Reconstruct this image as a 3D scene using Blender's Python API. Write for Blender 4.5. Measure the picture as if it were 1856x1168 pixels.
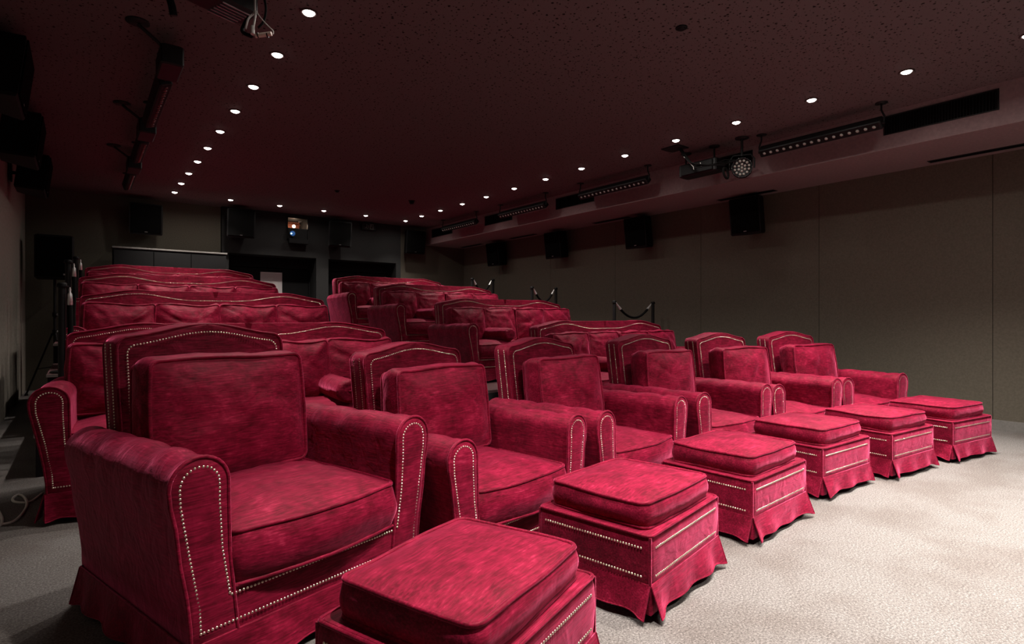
import bpy, math, random
from mathutils import Vector, Matrix, noise
C = bpy.context.scene
for o in list(bpy.data.objects): bpy.data.objects.remove(o)
COL = C.collection
PI = math.pi
# ------------------------------------------------------------------ camera
YAW, FPX, Y0, EYE = math.radians(37.474), 1018.9, 575.5, 1.11
cam = bpy.data.objects.new('camera', bpy.data.cameras.new('camera')); COL.objects.link(cam)
cam.data.sensor_width = 36; cam.data.lens = 36 * FPX / 1856
cam.data.shift_y = -(584 - Y0) / 1856
cam.data.clip_start = .02
cam.location = (0, 0, EYE); cam.rotation_euler = (PI / 2, 0, -YAW)
C.camera = cam
# ------------------------------------------------------------------ world, exposure, lamp strength
w = bpy.data.worlds.new('world'); C.world = w; w.use_nodes = True
w.node_tree.nodes['Background'].inputs[0].default_value = (.5, .45, .42, 1)
w.node_tree.nodes['Background'].inputs[1].default_value = 0.0
C.view_settings.view_transform = 'Standard'; C.view_settings.look = 'None'
C.view_settings.exposure = 0; C.view_settings.gamma = 1; C.view_settings.use_curve_mapping = False
LAMP_BEAM, LAMP_SPILL = 130.0, 2.6    # watts of each ceiling downlight: its beam and the weak spill outside it
FRONT_BEAM, FRONT_SPILL = 470.0, 4.0  # the lamps over the open floor before the seats, dimmed less
LAMP_COL = (1, .90, .82)
LAMP_CONE = 98                        # degrees, full width of the soft-edged beam
# downlight positions on the ceiling (x, y)
LX, RX, BY, FY = 1.172, 5.268, 10.38, .92
CEIL = 3.088
left_y = [3.694, 4.432, 5.169, 5.886, 6.624, 7.365, 8.082, 8.814, 9.544, 10.28]
right_y = [FY, 1.657, 2.397, 3.137, 3.865, 4.606, 5.358, 6.082, 6.817, 7.566, 8.294, 9.047, 9.766, 10.45]
back_x = [1.996, 2.786, 3.568, 4.383]
front_x = [4.45, 3.63, 2.81, 2.0, LX]
fill_x = [4.7, 3.5, 2.3]; SY = -.75   # unseen lamps behind the camera, added to light the front of the room
left_front_y = [2.957]

# ================================================================== helpers
class G:
    """vertex and face collector: becomes one mesh"""
    def __init__(s): s.v = []; s.f = []; s.sm = []
    def add(s, vs, fs, smooth=True):
        n = len(s.v); s.v += [tuple(v) for v in vs]
        for f in fs: s.f.append(tuple(i + n for i in f)); s.sm.append(smooth)
    def grid(s, fn, nu, nv, cu=False, cv=False, smooth=True, flip=False):
        vs = [fn(i / (nu if cu else nu - 1), j / (nv if cv else nv - 1)) for j in range(nv) for i in range(nu)]
        fs = []
        for j in range(nv if cv else nv - 1):
            for i in range(nu if cu else nu - 1):
                a = j * nu + i; b = j * nu + (i + 1) % nu; c = ((j + 1) % nv) * nu + (i + 1) % nu; d = ((j + 1) % nv) * nu + i
                fs.append((a, d, c, b) if flip else (a, b, c, d))
        s.add(vs, fs, smooth)
    def box(s, x0, x1, y0, y1, z0, z1, b=0, smooth=False):
        if b <= 0:
            vs = [(x, y, z) for z in (z0, z1) for y in (y0, y1) for x in (x0, x1)]
            s.add(vs, [(0, 2, 3, 1), (4, 5, 7, 6), (0, 1, 5, 4), (2, 6, 7, 3), (0, 4, 6, 2), (1, 3, 7, 5)], smooth)
        else:  # chamfered
            rings = []
            for z, i in ((z0, b), (z0 + b, 0), (z1 - b, 0), (z1, b)):
                X0, X1, Y0_, Y1 = x0 + i, x1 - i, y0 + i, y1 - i
                rings.append([(X0 + b, Y0_, z), (X1 - b, Y0_, z), (X1, Y0_ + b, z), (X1, Y1 - b, z), (X1 - b, Y1, z), (X0 + b, Y1, z), (X0, Y1 - b, z), (X0, Y0_ + b, z)])
            s.rings(rings, smooth=smooth)
    def rings(s, rings, cap=True, smooth=True, close=True):
        n = len(rings[0]); vs = [v for r in rings for v in r]; fs = []
        for k in range(len(rings) - 1):
            for i in range(n if close else n - 1):
                j = (i + 1) % n
                fs.append((k * n + i, k * n + j, (k + 1) * n + j, (k + 1) * n + i))
        s.add(vs, fs, smooth)
        if cap:
            s.add(rings[0], [tuple(reversed(range(n)))], False); s.add(rings[-1], [tuple(range(n))], False)
    def cyl(s, c, r, z0, z1, n=20, r2=None, smooth=True):
        r2 = r if r2 is None else r2
        R = [[(c[0] + q * math.cos(2 * PI * i / n), c[1] + q * math.sin(2 * PI * i / n), z) for i in range(n)] for q, z in ((r, z0), (r2, z1))]
        s.rings(R, smooth=smooth)
    def lathe(s, c, prof, n=24):
        R = [[(c[0] + q * math.cos(2 * PI * i / n), c[1] + q * math.sin(2 * PI * i / n), c[2] + z) for i in range(n)] for q, z in prof]
        s.rings(R)
    def tube(s, pts, r, n=8, closed=False, cap=True):
        pts = [Vector(p) for p in pts]; m = len(pts); rings = []; up = None
        for i, p in enumerate(pts):
            a = pts[(i - 1) % m] if (closed or i) else p; b = pts[(i + 1) % m] if (closed or i < m - 1) else p
            t = (b - a); t = t.normalized() if t.length > 1e-9 else Vector((0, 0, 1))
            if up is None: up = Vector((0, 0, 1)) if abs(t.z) < .9 else Vector((1, 0, 0))
            x = t.cross(up)
            if x.length < 1e-6: x = t.cross(Vector((0, 1, 0)))
            x.normalize(); y = x.cross(t).normalized(); up = y
            rr = r(i / (m - 1)) if callable(r) else r
            rings.append([tuple(p + (x * math.cos(2 * PI * k / n) + y * math.sin(2 * PI * k / n)) * rr) for k in range(n)])
        if closed: rings.append(rings[0])
        s.rings(rings, cap=cap and not closed)
    def dome(s, p, nrm, r, n=6):
        nrm = Vector(nrm).normalized(); a = nrm.orthogonal().normalized(); b = nrm.cross(a); p = Vector(p)
        vs = []
        for q, h in ((1, 0), (.8, .45)):
            vs += [p + (a * math.cos(2 * PI * k / n) + b * math.sin(2 * PI * k / n)) * r * q + nrm * r * h for k in range(n)]
        vs.append(p + nrm * r * .68)
        fs = [(k, (k + 1) % n, n + (k + 1) % n, n + k) for k in range(n)] + [(n + k, n + (k + 1) % n, 2 * n) for k in range(n)]
        s.add(vs, fs)
    def xf(s, fn):
        s.v = [tuple(fn(Vector(v))) for v in s.v]; return s
    def build(s, name, mat, parent=None, kind=None, label=None):
        me = bpy.data.meshes.new(name); me.from_pydata(s.v, [], s.f); me.update()
        me.polygons.foreach_set('use_smooth', s.sm)
        me.materials.append(mat)
        o = bpy.data.objects.new(name, me); COL.objects.link(o)
        if parent is not None: o.parent = parent
        if kind: o['kind'] = kind
        if label: o['label'] = label
        return o

def tag(o, label, cat=None, group=None, kind=None):
    if label: o['label'] = label
    if cat: o['category'] = cat
    if group: o['group'] = group
    if kind: o['kind'] = kind
    return o
def thing(name, label, cat, loc=(0, 0, 0), rz=0, group=None):
    o = bpy.data.objects.new(name, None); COL.objects.link(o); o.empty_display_size = .1
    o.location = loc; o.rotation_euler = (0, 0, rz); return tag(o, label, cat, group)
def copy_tree(o, parent=None):
    c = o.copy(); COL.objects.link(c); c.parent = parent
    for ch in list(o.children): copy_tree(ch, c)
    return c
def ray(u, v):
    a = (u - 928) / FPX
    return Vector((a * math.cos(YAW) + math.sin(YAW), -a * math.sin(YAW) + math.cos(YAW), (Y0 - v) / FPX))
def smooth01(t): t = max(0, min(1, t)); return t * t * (3 - 2 * t)

# ================================================================== materials
def mat(name, base=(.5, .5, .5), rough=.6, metal=0, **kw):
    m = bpy.data.materials.new(name); m.use_nodes = True
    p = m.node_tree.nodes['Principled BSDF']
    p.inputs['Base Color'].default_value = (*base, 1); p.inputs['Roughness'].default_value = rough; p.inputs['Metallic'].default_value = metal
    for k, v in kw.items(): p.inputs[k.replace('_', ' ')].default_value = v
    return m
def nd(m, t, **kw):
    n = m.node_tree.nodes.new(t)
    for k, v in kw.items():
        if k in n.inputs: n.inputs[k].default_value = v
        else: setattr(n, k, v)
    return n
def lk(m, a, b): m.node_tree.links.new(a, b)
def coords(m, scale, rnd=0):
    tc = nd(m, 'ShaderNodeTexCoord'); mp = nd(m, 'ShaderNodeMapping'); mp.inputs['Scale'].default_value = scale
    if rnd:
        oi = nd(m, 'ShaderNodeObjectInfo'); mu = nd(m, 'ShaderNodeMath', operation='MULTIPLY'); mu.inputs[1].default_value = rnd
        lk(m, oi.outputs['Random'], mu.inputs[0]); ad = nd(m, 'ShaderNodeVectorMath', operation='ADD')
        lk(m, tc.outputs['Object'], ad.inputs[0]); lk(m, mu.outputs[0], ad.inputs[1]); lk(m, ad.outputs[0], mp.inputs['Vector'])
    else: lk(m, tc.outputs['Object'], mp.inputs['Vector'])
    return mp.outputs['Vector']
def ramp(m, src, stops):
    r = nd(m, 'ShaderNodeValToRGB'); e = r.color_ramp.elements
    while len(e) < len(stops): e.new(.5)
    for q, (p, c) in zip(e, stops): q.position = p; q.color = (*c, 1) if len(c) == 3 else c
    lk(m, src, r.inputs['Fac']); return r.outputs['Color']

def velvet(name, streak):
    m = mat(name, rough=.62); nt = m.node_tree; p = nt.nodes['Principled BSDF']
    n1 = nd(m, 'ShaderNodeTexNoise', Scale=1, Detail=3, Roughness=.6); lk(m, coords(m, streak, 7), n1.inputs['Vector'])      # thread streaks
    n2 = nd(m, 'ShaderNodeTexNoise', Scale=6.5, Detail=4, Roughness=.6, Distortion=.6); lk(m, coords(m, (1, 1, 1.6), 5), n2.inputs['Vector'])  # pile brushed one way or the other
    n4 = nd(m, 'ShaderNodeTexNoise', Scale=30, Detail=3, Roughness=.6); lk(m, coords(m, (1, 1, 1), 3), n4.inputs['Vector'])
    a = nd(m, 'ShaderNodeMath', operation='MULTIPLY_ADD'); lk(m, n1.outputs['Fac'], a.inputs[0]); a.inputs[1].default_value = .44
    b = nd(m, 'ShaderNodeMath', operation='MULTIPLY'); lk(m, n2.outputs['Fac'], b.inputs[0]); b.inputs[1].default_value = .36
    c_ = nd(m, 'ShaderNodeMath', operation='MULTIPLY_ADD'); lk(m, n4.outputs['Fac'], c_.inputs[0]); c_.inputs[1].default_value = .20; lk(m, b.outputs[0], c_.inputs[2])
    lk(m, c_.outputs[0], a.inputs[2])
    col = ramp(m, a.outputs[0], [(.30, (.040, .0004, .004)), (.44, (.105, .0011, .011)), (.57, (.205, .0038, .026)), (.74, (.47, .030, .085))])
    lk(m, col, p.inputs['Base Color'])
    p.inputs['Sheen Weight'].default_value = .85; p.inputs['Sheen Roughness'].default_value = .34
    p.inputs['Sheen Tint'].default_value = (1, .15, .32, 1); p.inputs['Specular IOR Level'].default_value = .12
    bp = nd(m, 'ShaderNodeBump', Strength=.35, Distance=.004); lk(m, a.outputs[0], bp.inputs['Height'])
    n3 = nd(m, 'ShaderNodeTexNoise', Scale=1, Detail=2, Distortion=1.2); lk(m, coords(m, (9, 16, 12), 9), n3.inputs['Vector'])
    b2 = nd(m, 'ShaderNodeBump', Strength=.22, Distance=.02); lk(m, n3.outputs['Fac'], b2.inputs['Height'])
    lk(m, bp.outputs['Normal'], b2.inputs['Normal']); lk(m, b2.outputs['Normal'], p.inputs['Normal'])
    return m
M = {}
M['velvet'] = velvet('crimson_velvet', (13, 130, 190))          # threads run across the seat
M['velvet_arm'] = velvet('crimson_velvet_arm', (150, 14, 190))  # threads run along the arm
M['nail'] = mat('antique_brass', (.74, .66, .54), .28, 1)
M['black'] = mat('black_painted_metal', (.006, .006, .0065), .55, Specular_IOR_Level=.3)
M['blackplastic'] = mat('black_plastic', (.0035, .0035, .004), .6, Specular_IOR_Level=.2)
M['blackcloth'] = mat('black_grille_cloth', (.003, .003, .003), .95, Specular_IOR_Level=.05)
M['foot'] = mat('black_castor', (.01, .01, .012), .5)
M['chrome'] = mat('chrome', (.85, .85, .85), .35, .7)
M['rope'] = mat('black_braided_rope', (.006, .0055, .0055), .9, Specular_IOR_Level=.1)
M['greycable'] = mat('grey_cable', (.45, .44, .42), .5)
M['whitecable'] = mat('white_cable', (.62, .61, .58), .5)
M['beige'] = mat('beige_connector', (.62, .52, .44), .45)
M['lampglass'] = mat('frosted_led_glass', (.34, .32, .29), .35)
M['fin'] = mat('aluminium_fin', (.5, .5, .5), .35, 1)
M['ring'] = mat('dark_trim_ring', (.05, .03, .03), .5)
def emis(name, col, s):
    m = mat(name, col, .5); p = m.node_tree.nodes['Principled BSDF']
    p.inputs['Emission Color'].default_value = (*col, 1); p.inputs['Emission Strength'].default_value = s; return m
M['lamp'] = emis('lit_downlight', (1, .93, .84), 14)
M['steplamp'] = emis('lit_step_lamp', (1, .96, .9), 9)
M['bluelens'] = emis('lit_projector_lens', (.02, .08, .24), .8)
M['bluecore'] = emis('projector_lens_core', (.35, .7, 1), 4)
M['paper'] = mat('paper_notice', (.62, .60, .60), .8)
M['printink'] = mat('white_print', (.8, .8, .78), .8)
M['signwhite'] = mat('dim_sign_panel', (.10, .11, .10), .6)

def floor_mat():
    m = mat('speckled_grey_floor', rough=.75); p = m.node_tree.nodes['Principled BSDF']
    n = nd(m, 'ShaderNodeTexNoise', Scale=125, Detail=3, Roughness=.85); lk(m, coords(m, (1, 1, 1)), n.inputs['Vector'])
    n2 = nd(m, 'ShaderNodeTexNoise', Scale=2.2, Detail=4, Roughness=.6); lk(m, coords(m, (1, 1, 1)), n2.inputs['Vector'])
    v = nd(m, 'ShaderNodeTexVoronoi', Scale=95); lk(m, coords(m, (1, 1, 1)), v.inputs['Vector'])
    c1 = ramp(m, n.outputs['Fac'], [(.36, (.055, .051, .049)), (.47, (.115, .108, .104)), (.54, (.145, .137, .132)), (.64, (.24, .230, .224))])
    c2 = ramp(m, n2.outputs['Fac'], [(.36, (.80, .76, .74)), (.56, (1, 1, 1))])
    c3 = ramp(m, v.outputs['Distance'], [(.10, (.78, .76, .74)), (.35, (1, 1, 1))])
    x = nd(m, 'ShaderNodeMix', data_type='RGBA', blend_type='MULTIPLY'); x.inputs[0].default_value = 1
    lk(m, c1, x.inputs[6]); lk(m, c2, x.inputs[7])
    y = nd(m, 'ShaderNodeMix', data_type='RGBA', blend_type='MULTIPLY'); y.inputs[0].default_value = 1
    lk(m, x.outputs[2], y.inputs[6]); lk(m, c3, y.inputs[7]); lk(m, y.outputs[2], p.inputs['Base Color'])
    b = nd(m, 'ShaderNodeBump', Strength=.3, Distance=.003); lk(m, n.outputs['Fac'], b.inputs['Height']); lk(m, b.outputs[0], p.inputs['Normal'])
    p.inputs['Specular IOR Level'].default_value = .25
    return m
M['floor'] = floor_mat()
def grainy(name, base, var=.25, scale=40, rough=.8, bump=.2):
    m = mat(name, rough=rough); p = m.node_tree.nodes['Principled BSDF']
    n = nd(m, 'ShaderNodeTexNoise', Scale=scale, Detail=5); lk(m, coords(m, (1, 1, 1)), n.inputs['Vector'])
    lo = tuple(c * (1 - var) for c in base); hi = tuple(c * (1 + var) for c in base)
    lk(m, ramp(m, n.outputs['Fac'], [(.3, lo), (.7, hi)]), p.inputs['Base Color'])
    b = nd(m, 'ShaderNodeBump', Strength=bump, Distance=.002); lk(m, n.outputs['Fac'], b.inputs['Height']); lk(m, b.outputs[0], p.inputs['Normal'])
    p.inputs['Specular IOR Level'].default_value = .2
    return m
M['olive'] = grainy('olive_wall_paint', (.105, .094, .073), .12, 60)
M['leftwall'] = grainy('grey_fabric_wall', (.26, .235, .20), .15, 30)
M['darkgrey'] = grainy('charcoal_wall_paint', (.019, .0195, .0195), .12, 50)
M['partition'] = grainy('black_partition_paint', (.007, .007, .0075), .1, 50)
M['blackwall'] = grainy('black_wall_paint', (.009, .009, .010), .15, 50)
M['plum'] = grainy('plum_paint', (.23, .165, .168), .10, 40)
M['tread'] = grainy('dark_plum_carpet', (.105, .052, .055), .25, 120)
M['riser'] = grainy('black_riser', (.010, .008, .009), .2, 60)
M['skirting'] = grainy('grey_skirting', (.17, .165, .155), .1, 60)
def ceiling_mat():
    m = mat('perforated_plum_ceiling', rough=.85); p = m.node_tree.nodes['Principled BSDF']
    out = None
    tc = nd(m, 'ShaderNodeTexCoord')
    for sc, rad, off in ((14, .12, 0), (25, .14, 3.7)):
        mp = nd(m, 'ShaderNodeMapping'); mp.inputs['Location'].default_value = (off, off, 0); lk(m, tc.outputs['Object'], mp.inputs['Vector'])
        v = nd(m, 'ShaderNodeTexVoronoi', Scale=sc); v.voronoi_dimensions = '2D'; lk(m, mp.outputs[0], v.inputs['Vector'])
        sp = nd(m, 'ShaderNodeSeparateColor'); lk(m, v.outputs['Color'], sp.inputs[0])
        q = nd(m, 'ShaderNodeMath', operation='MULTIPLY_ADD'); lk(m, sp.outputs[0], q.inputs[0]); q.inputs[1].default_value = rad; q.inputs[2].default_value = .012
        dv = nd(m, 'ShaderNodeMath', operation='DIVIDE'); lk(m, v.outputs['Distance'], dv.inputs[0]); lk(m, q.outputs[0], dv.inputs[1])
        r = nd(m, 'ShaderNodeMapRange'); r.inputs[1].default_value = .85; r.inputs[2].default_value = 1.1; lk(m, dv.outputs[0], r.inputs[0])
        if out is None: out = r.outputs[0]
        else:
            mn = nd(m, 'ShaderNodeMath', operation='MINIMUM'); lk(m, out, mn.inputs[0]); lk(m, r.outputs[0], mn.inputs[1]); out = mn.outputs[0]
    lk(m, ramp(m, out, [(0, (.016, .010, .010)), (1, (.122, .094, .096))]), p.inputs['Base Color'])
    b = nd(m, 'ShaderNodeBump', Strength=.6, Distance=.006); lk(m, out, b.inputs['Height']); lk(m, b.outputs[0], p.inputs['Normal'])
    p.inputs['Specular IOR Level'].default_value = .1
    return m
M['ceiling'] = ceiling_mat()

# ================================================================== the room
XL, XR, YF, YB = -.67, 7.156, -3.2, 11.2
def struct(name, g, m, label=None, parent=None):
    o = g.build(name, m, parent)
    if parent is None: o['kind'] = 'structure'
    if label: o['label'] = label
    return o
g = G(); g.box(XL - .2, XR + .2, YF - .2, YB + 1.2, -.1, 0); struct('floor', g, M['floor'], 'pale speckled grey hard floor')
g = G(); g.box(XL - .2, XR + .2, YF - .2, YB + 1.2, CEIL, CEIL + .1); struct('ceiling', g, M['ceiling'], 'dark plum ceiling of perforated acoustic board')
# left wall: fabric-covered, its lower half gathered in shallow upright folds
g = G()
def lw(u, v):
    y = YF + (YB + .6 - YF) * u; z = CEIL * v
    fold = (math.sin(y * 21) * .5 + math.sin(y * 34 + 1.3) * .3 + math.sin(y * 57 + .4) * .2) * .012 * smooth01((1.75 - z) / 1.0)
    return (XL + fold, y, z)
g.grid(lw, 620, 16, flip=True); g.box(XL - .2, XL - .03, YF, YB + .6, 0, CEIL)
struct('wall_left', g, M['leftwall'], 'dim grey fabric-covered left wall with upright folds')
g = G(); g.box(XL - .2, XR + .2, YF - .2, YF, 0, CEIL); struct('wall_front', g, M['darkgrey'])
# right wall: backing and separate tall panels with fine joints
wr = G(); wr.box(XR + .012, XR + .2, YF, YB + .6, 0, CEIL); wr = struct('wall_right', wr, M['darkgrey'], 'olive grey right wall made of tall panels')
ys = [-3.2, -1.78, -.13, 1.52, 3.17, 4.82, 6.47, 8.12, 9.77, 11.2]
for a, b in zip(ys[:-1], ys[1:]):
    g = G(); g.box(XR, XR + .014, a + .0025, b - .0025, .10, CEIL - .001); g.build('wall_panel', M['olive'], wr)
g = G(); g.box(XR - .012, XR + .012, YF, YB, 0, .10); struct('baseboard_right', g, M['skirting'], 'pale grey skirting along the right wall')
# boxed-in duct along the right side of the ceiling
g = G(); g.box(6.138, XR, YF, YB, 2.723, CEIL + .02); bulk = struct('trim_1', g, M['plum'], 'boxed plum bulkhead under the ceiling along the right wall')
# back wall with two recessed doorways and projection window
DK0, DK1 = 1.99, 5.47      # charcoal middle section
FW = YB - .12              # its face
g = G(); g.box(XL - .2, DK0, YB, YB + .2, 0, CEIL); g.box(DK1, XR + .2, YB, YB + .2, 0, CEIL)
wb = struct('wall_back', g, M['olive'], 'olive back wall')
mid = G()
def sec(x0, x1, z0, z1): mid.box(x0, x1, FW, YB + .75, z0, z1)
D1, D2, DZ = (2.10, 3.66), (3.90, 5.36), 2.27
W0, W1, WZ0, WZ1 = 3.10, 3.50, 2.58, 3.02
sec(DK0, D1[0], 0, DZ); sec(D1[1], D2[0], 0, DZ); sec(D2[1], DK1, 0, DZ)
sec(DK0, W0, DZ, CEIL); sec(W1, DK1, DZ, CEIL); sec(W0, W1, DZ, WZ0); sec(W0, W1, WZ1, CEIL)
mid.build('wall_section', M['darkgrey'], wb, label='charcoal middle section with two doorways and a projection window')
g = G(); g.box(DK0, DK1, YB + .75, YB + .9, 0, CEIL); g.build('recess_backing', M['blackwall'], wb)
for i, (a, b) in enumerate((D1, D2)):
    d = bpy.data.objects.new('door_%d' % (i + 1), None); COL.objects.link(d); d['kind'] = 'structure'; d.location = ((a + b) / 2, FW + .42, 0)
    d['label'] = ['black double door in the left recess bearing a white notice', 'black double door in the right recess'][i]
    hw = (b - a) / 2
    for s in (-1, 1):
        x0, x1 = (-hw + .02, -.004) if s < 0 else (.004, hw - .02)
        g = G(); g.box(x0, x1, 0, .045, .01, 2.06, .004); g.build('door_leaf', M['partition'], d)
        g = G(); hx = s * .07; g.box(hx - .02, hx + .02, -.006, 0, 1.0, 1.2); g.tube([(hx, -.005, 1.12), (hx, -.05, 1.12), (hx + s * .1, -.05, 1.12)], .009, 8)
        g.build('door_handle', M['black'], d)
    g = G(); g.box(-hw, hw, -.02, .06, 2.07, DZ); g.box(-hw, -hw + .018, -.02, .06, 0, 2.07); g.box(hw - .018, hw, -.02, .06, 0, 2.07); g.build('door_frame', M['blackwall'], d)
# window to the projection booth: frame, glass, booth behind with its lamp
wn = bpy.data.objects.new('window_1', None); COL.objects.link(wn); wn['kind'] = 'structure'; wn['label'] = 'small projection booth window high in the back wall'
wn.location = ((W0 + W1) / 2, FW, (WZ0 + WZ1) / 2); hw, hh = (W1 - W0) / 2, (WZ1 - WZ0) / 2
g = G()
for a in ((-hw, hw, -hh, -hh + .015), (-hw, hw, hh - .015, hh), (-hw, -hw + .015, -hh, hh), (hw - .015, hw, -hh, hh), (-hw, hw, -.012, .012)):
    g.box(a[0], a[1], -.03, .03, a[2], a[3])
g.build('window_frame', M['black'], wn)
gm = mat('window_glass', (1, 1, 1), .02); gp = gm.node_tree.nodes['Principled BSDF']; gp.inputs['Transmission Weight'].default_value = 1; gp.inputs['IOR'].default_value = 1.1
g = G(); g.box(-hw + .01, hw - .01, .0, .004, .008, hh - .01); g.build('window_pane', gm, wn)
boothm = grainy('terracotta_booth_wall', (.34, .13, .085), .2, 20)
g = G(); g.box(-hw, hw, .55, .6, -hh, hh); g.box(-hw, hw, .20, .55, -.02, .0); g.box(-hw, hw, .47, .50, .055, .063); g.box(-hw, hw, .47, .50, .16, .166)
g.build('booth_wall', boothm, wn, label='terracotta wall of the booth seen through the glass')
g = G(); g.lathe((.02, .50, .03), [(.001, -.012), (.012, -.012), (.016, 0), (.012, .012), (.001, .014)], 12); g.build('booth_lamp', emis('booth_bulb', (1, .8, .55), 25), wn, label='small lit bulb in the booth')
L = bpy.data.lights.new('booth_glow', 'POINT'); L.energy = 1.3; L.color = (1, .72, .5); L.shadow_soft_size = .03
lo = bpy.data.objects.new('booth_glow', L); COL.objects.link(lo); lo.parent = wn; lo.location = (.02, .30, .10)
# platforms that lift the three rear rows
PL = [(5.10, 6.86, .30), (6.86, 8.50, .57), (8.50, 10.10, .80)]
for i, (a, b, z) in enumerate(PL):
    g = G(); g.box(-.25, XR - .001, a, 10.10, 0 if i == 0 else PL[i - 1][2], z - .03)
    o = struct('floor_platform', g, M['riser'], ['lowest black-fronted seating platform behind the second row', 'middle black-fronted seating platform', 'highest black-fronted seating platform at the back'][i])
    g = G(); g.box(-.26, XR - .001, a - .01, b if i < 2 else 10.10, z - .029, z, .002); g.build('tread', M['tread'], o)
    g = G(); g.box(-.26, XR - .02, a - .014, a - .009, z - .025, z + .002); g.build('nosing_strip', M['fin'], o)
    for x in (2.72, 3.53):
        g = G(); g.xf; gg = G(); gg.lathe((0, 0, 0), [(.001, 0), (.016, 0), (.018, .004), (.001, .006)], 16)
        gg.xf(lambda v: Vector((x + v.x, a - .001 - v.z, z - .085 + v.y)))
        gg.build('step_lamp', M['steplamp'], o, label='small lit lamp set in the riser')
        Ls = bpy.data.lights.new('step_glow', 'POINT'); Ls.energy = .25; Ls.shadow_soft_size = .02; Ls.color = (1, .95, .88)
        q = bpy.data.objects.new('step_glow', Ls); COL.objects.link(q); q.parent = o; q.location = (x, a - .04, z - .085)

# free-standing black partition before the back wall, left
t = thing('partition', 'black panelled partition before the olive wall, left of the doors', 'partition', (1.19, 10.78, 0))
g = G(); g.box(-.80, .80, -.10, .12, 0, 2.19, .004); g.build('partition_body', M['blackwall'], t)
for a, b in ((-.79, -.27), (-.26, .26), (.27, .79)):
    g = G(); g.box(a, b, -.115, -.10, .06, 2.16, .003); g.build('partition_panel', M['partition'], t)
g = G(); g.box(-.81, .81, -.125, .13, 2.19, 2.215, .003); g.build('lit_top_edge', M['skirting'], t)  # light caught along the top edge, put into its pale grey colour

# ================================================================== upholstery
def roundrect(w, d, r, n=7, bow=(0, 0, 0, 0), per=10):
    """closed outline (x, y) anticlockwise from the front left; bow = how far front, right, back, left sides swell"""
    pts = []
    cs = [(w / 2 - r, -d / 2 + r, -PI / 2), (w / 2 - r, d / 2 - r, 0), (-w / 2 + r, d / 2 - r, PI / 2), (-w / 2 + r, -d / 2 + r, PI)]
    for k, (cx, cy, a0) in enumerate(cs):
        px, py, pa = cs[k - 1]
        s = (px + r * math.cos(pa + PI / 2), py + r * math.sin(pa + PI / 2)); e = (cx + r * math.cos(a0), cy + r * math.sin(a0))
        nx, ny = (0, -1) if k == 0 else (1, 0) if k == 1 else (0, 1) if k == 2 else (-1, 0)
        for i in range(1, per):
            t_ = i / per; bo = bow[k] * math.sin(PI * t_)
            pts.append((s[0] + (e[0] - s[0]) * t_ + nx * bo, s[1] + (e[1] - s[1]) * t_ + ny * bo))
        for i in range(n + 1):
            a = a0 + PI / 2 * i / n; pts.append((cx + r * math.cos(a), cy + r * math.sin(a)))
    return pts
def cushion(w, d, h, r=.04, crown=.03, bow=(.02, .006, .0, .006), seed=0, wr=.006, pipe=.0075, sag=.0, fold=0.0, slouch=0.0, cre=.005):
    """a box cushion with crown, welted top and bottom edges and a swelling border; lies in XY, centred, z 0..h"""
    g = G(); out = roundrect(w, d, r, bow=bow); n = len(out)
    def nz(x, y, z, s): return noise.noise(Vector((x * s + seed * 3.1, y * s + seed * 1.7, z * s + seed)))
    edge = [.006 * nz(x, y, 0, 5) for x, y in out]
    for side in (1, -1):
        rings = []
        for k in range(15):
            s = [1, .985, .96, .92, .87, .81, .74, .66, .57, .48, .39, .30, .20, .11, .03][k]
            R = []
            for i, (x, y) in enumerate(out):
                X, Y = x * s, y * s
                u, v = X / (w / 2), Y / (d / 2)
                c = crown * (1 - min(1, abs(u)) ** 3.2) * (1 - min(1, abs(v)) ** 3.2)
                c *= (1 if side > 0 else .4)
                if cre: wk0 = -cre * max(0, 1 - abs(nz(X * .9 + Y * .5, Y, side + 2, 3.2)) * 7) * (1 - abs(u) ** 5) * (1 - abs(v) ** 5)
                else: wk0 = 0
                wk = wk0 + wr * (nz(X, Y, side, 7) + .5 * nz(X, Y, side, 17)) * (1 - s ** 8)
                # creases pulling in from the welt
                ang = math.atan2(Y / d, X / w); wk += fold * max(0, math.sin(ang * 13 + seed * 2 + 2 * nz(X, Y, 0, 4))) * s ** 3 * (1 - s ** 12)
                z = c + wk + edge[i] * s - (sag * (1 - min(1, u * u + v * v)) if side > 0 else 0)
                R.append((X, Y, (h + z) if side > 0 else -z))
            rings.append(R if side > 0 else R[::-1])
        g.rings(rings, cap=False)
        g.add(rings[-1], [tuple(range(n))])
        g.tube([(x * 1.0, y * 1.0, (h + edge[i]) if side > 0 else -edge[i]) for i, (x, y) in enumerate(out)], pipe, 8, closed=True)
    rings = []
    for k in range(9):
        t_ = k / 8; bulge = math.sin(PI * t_) * min(.022, h * .16)
        R = []
        for i, (x, y) in enumerate(out):
            l = math.hypot(x / w, y / d) + 1e-6; a, b = out[i - 1], out[(i + 1) % n]
            tx, ty = b[0] - a[0], b[1] - a[1]; q = math.hypot(tx, ty) + 1e-9; nx, ny = ty / q, -tx / q
            e = bulge + wr * 1.1 * nz(x, y, t_ * h * 1.2, 12) * math.sin(PI * t_)
            R.append((x + nx * e, y + ny * e, h * t_ + edge[i] * (2 * t_ - 1)))
        rings.append(R)
    g.rings(rings, cap=False)
    if slouch:
        g.xf(lambda v: Vector((v.x, v.y - slouch * (1 - min(1, abs(v.x) / (w / 2)) ** 2.2) * (1 + .5 * math.sin(seed * 2.1 + v.x * 9)) * smooth01((v.y + d * .1) / (d * .6)), v.z)))
    return g
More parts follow.
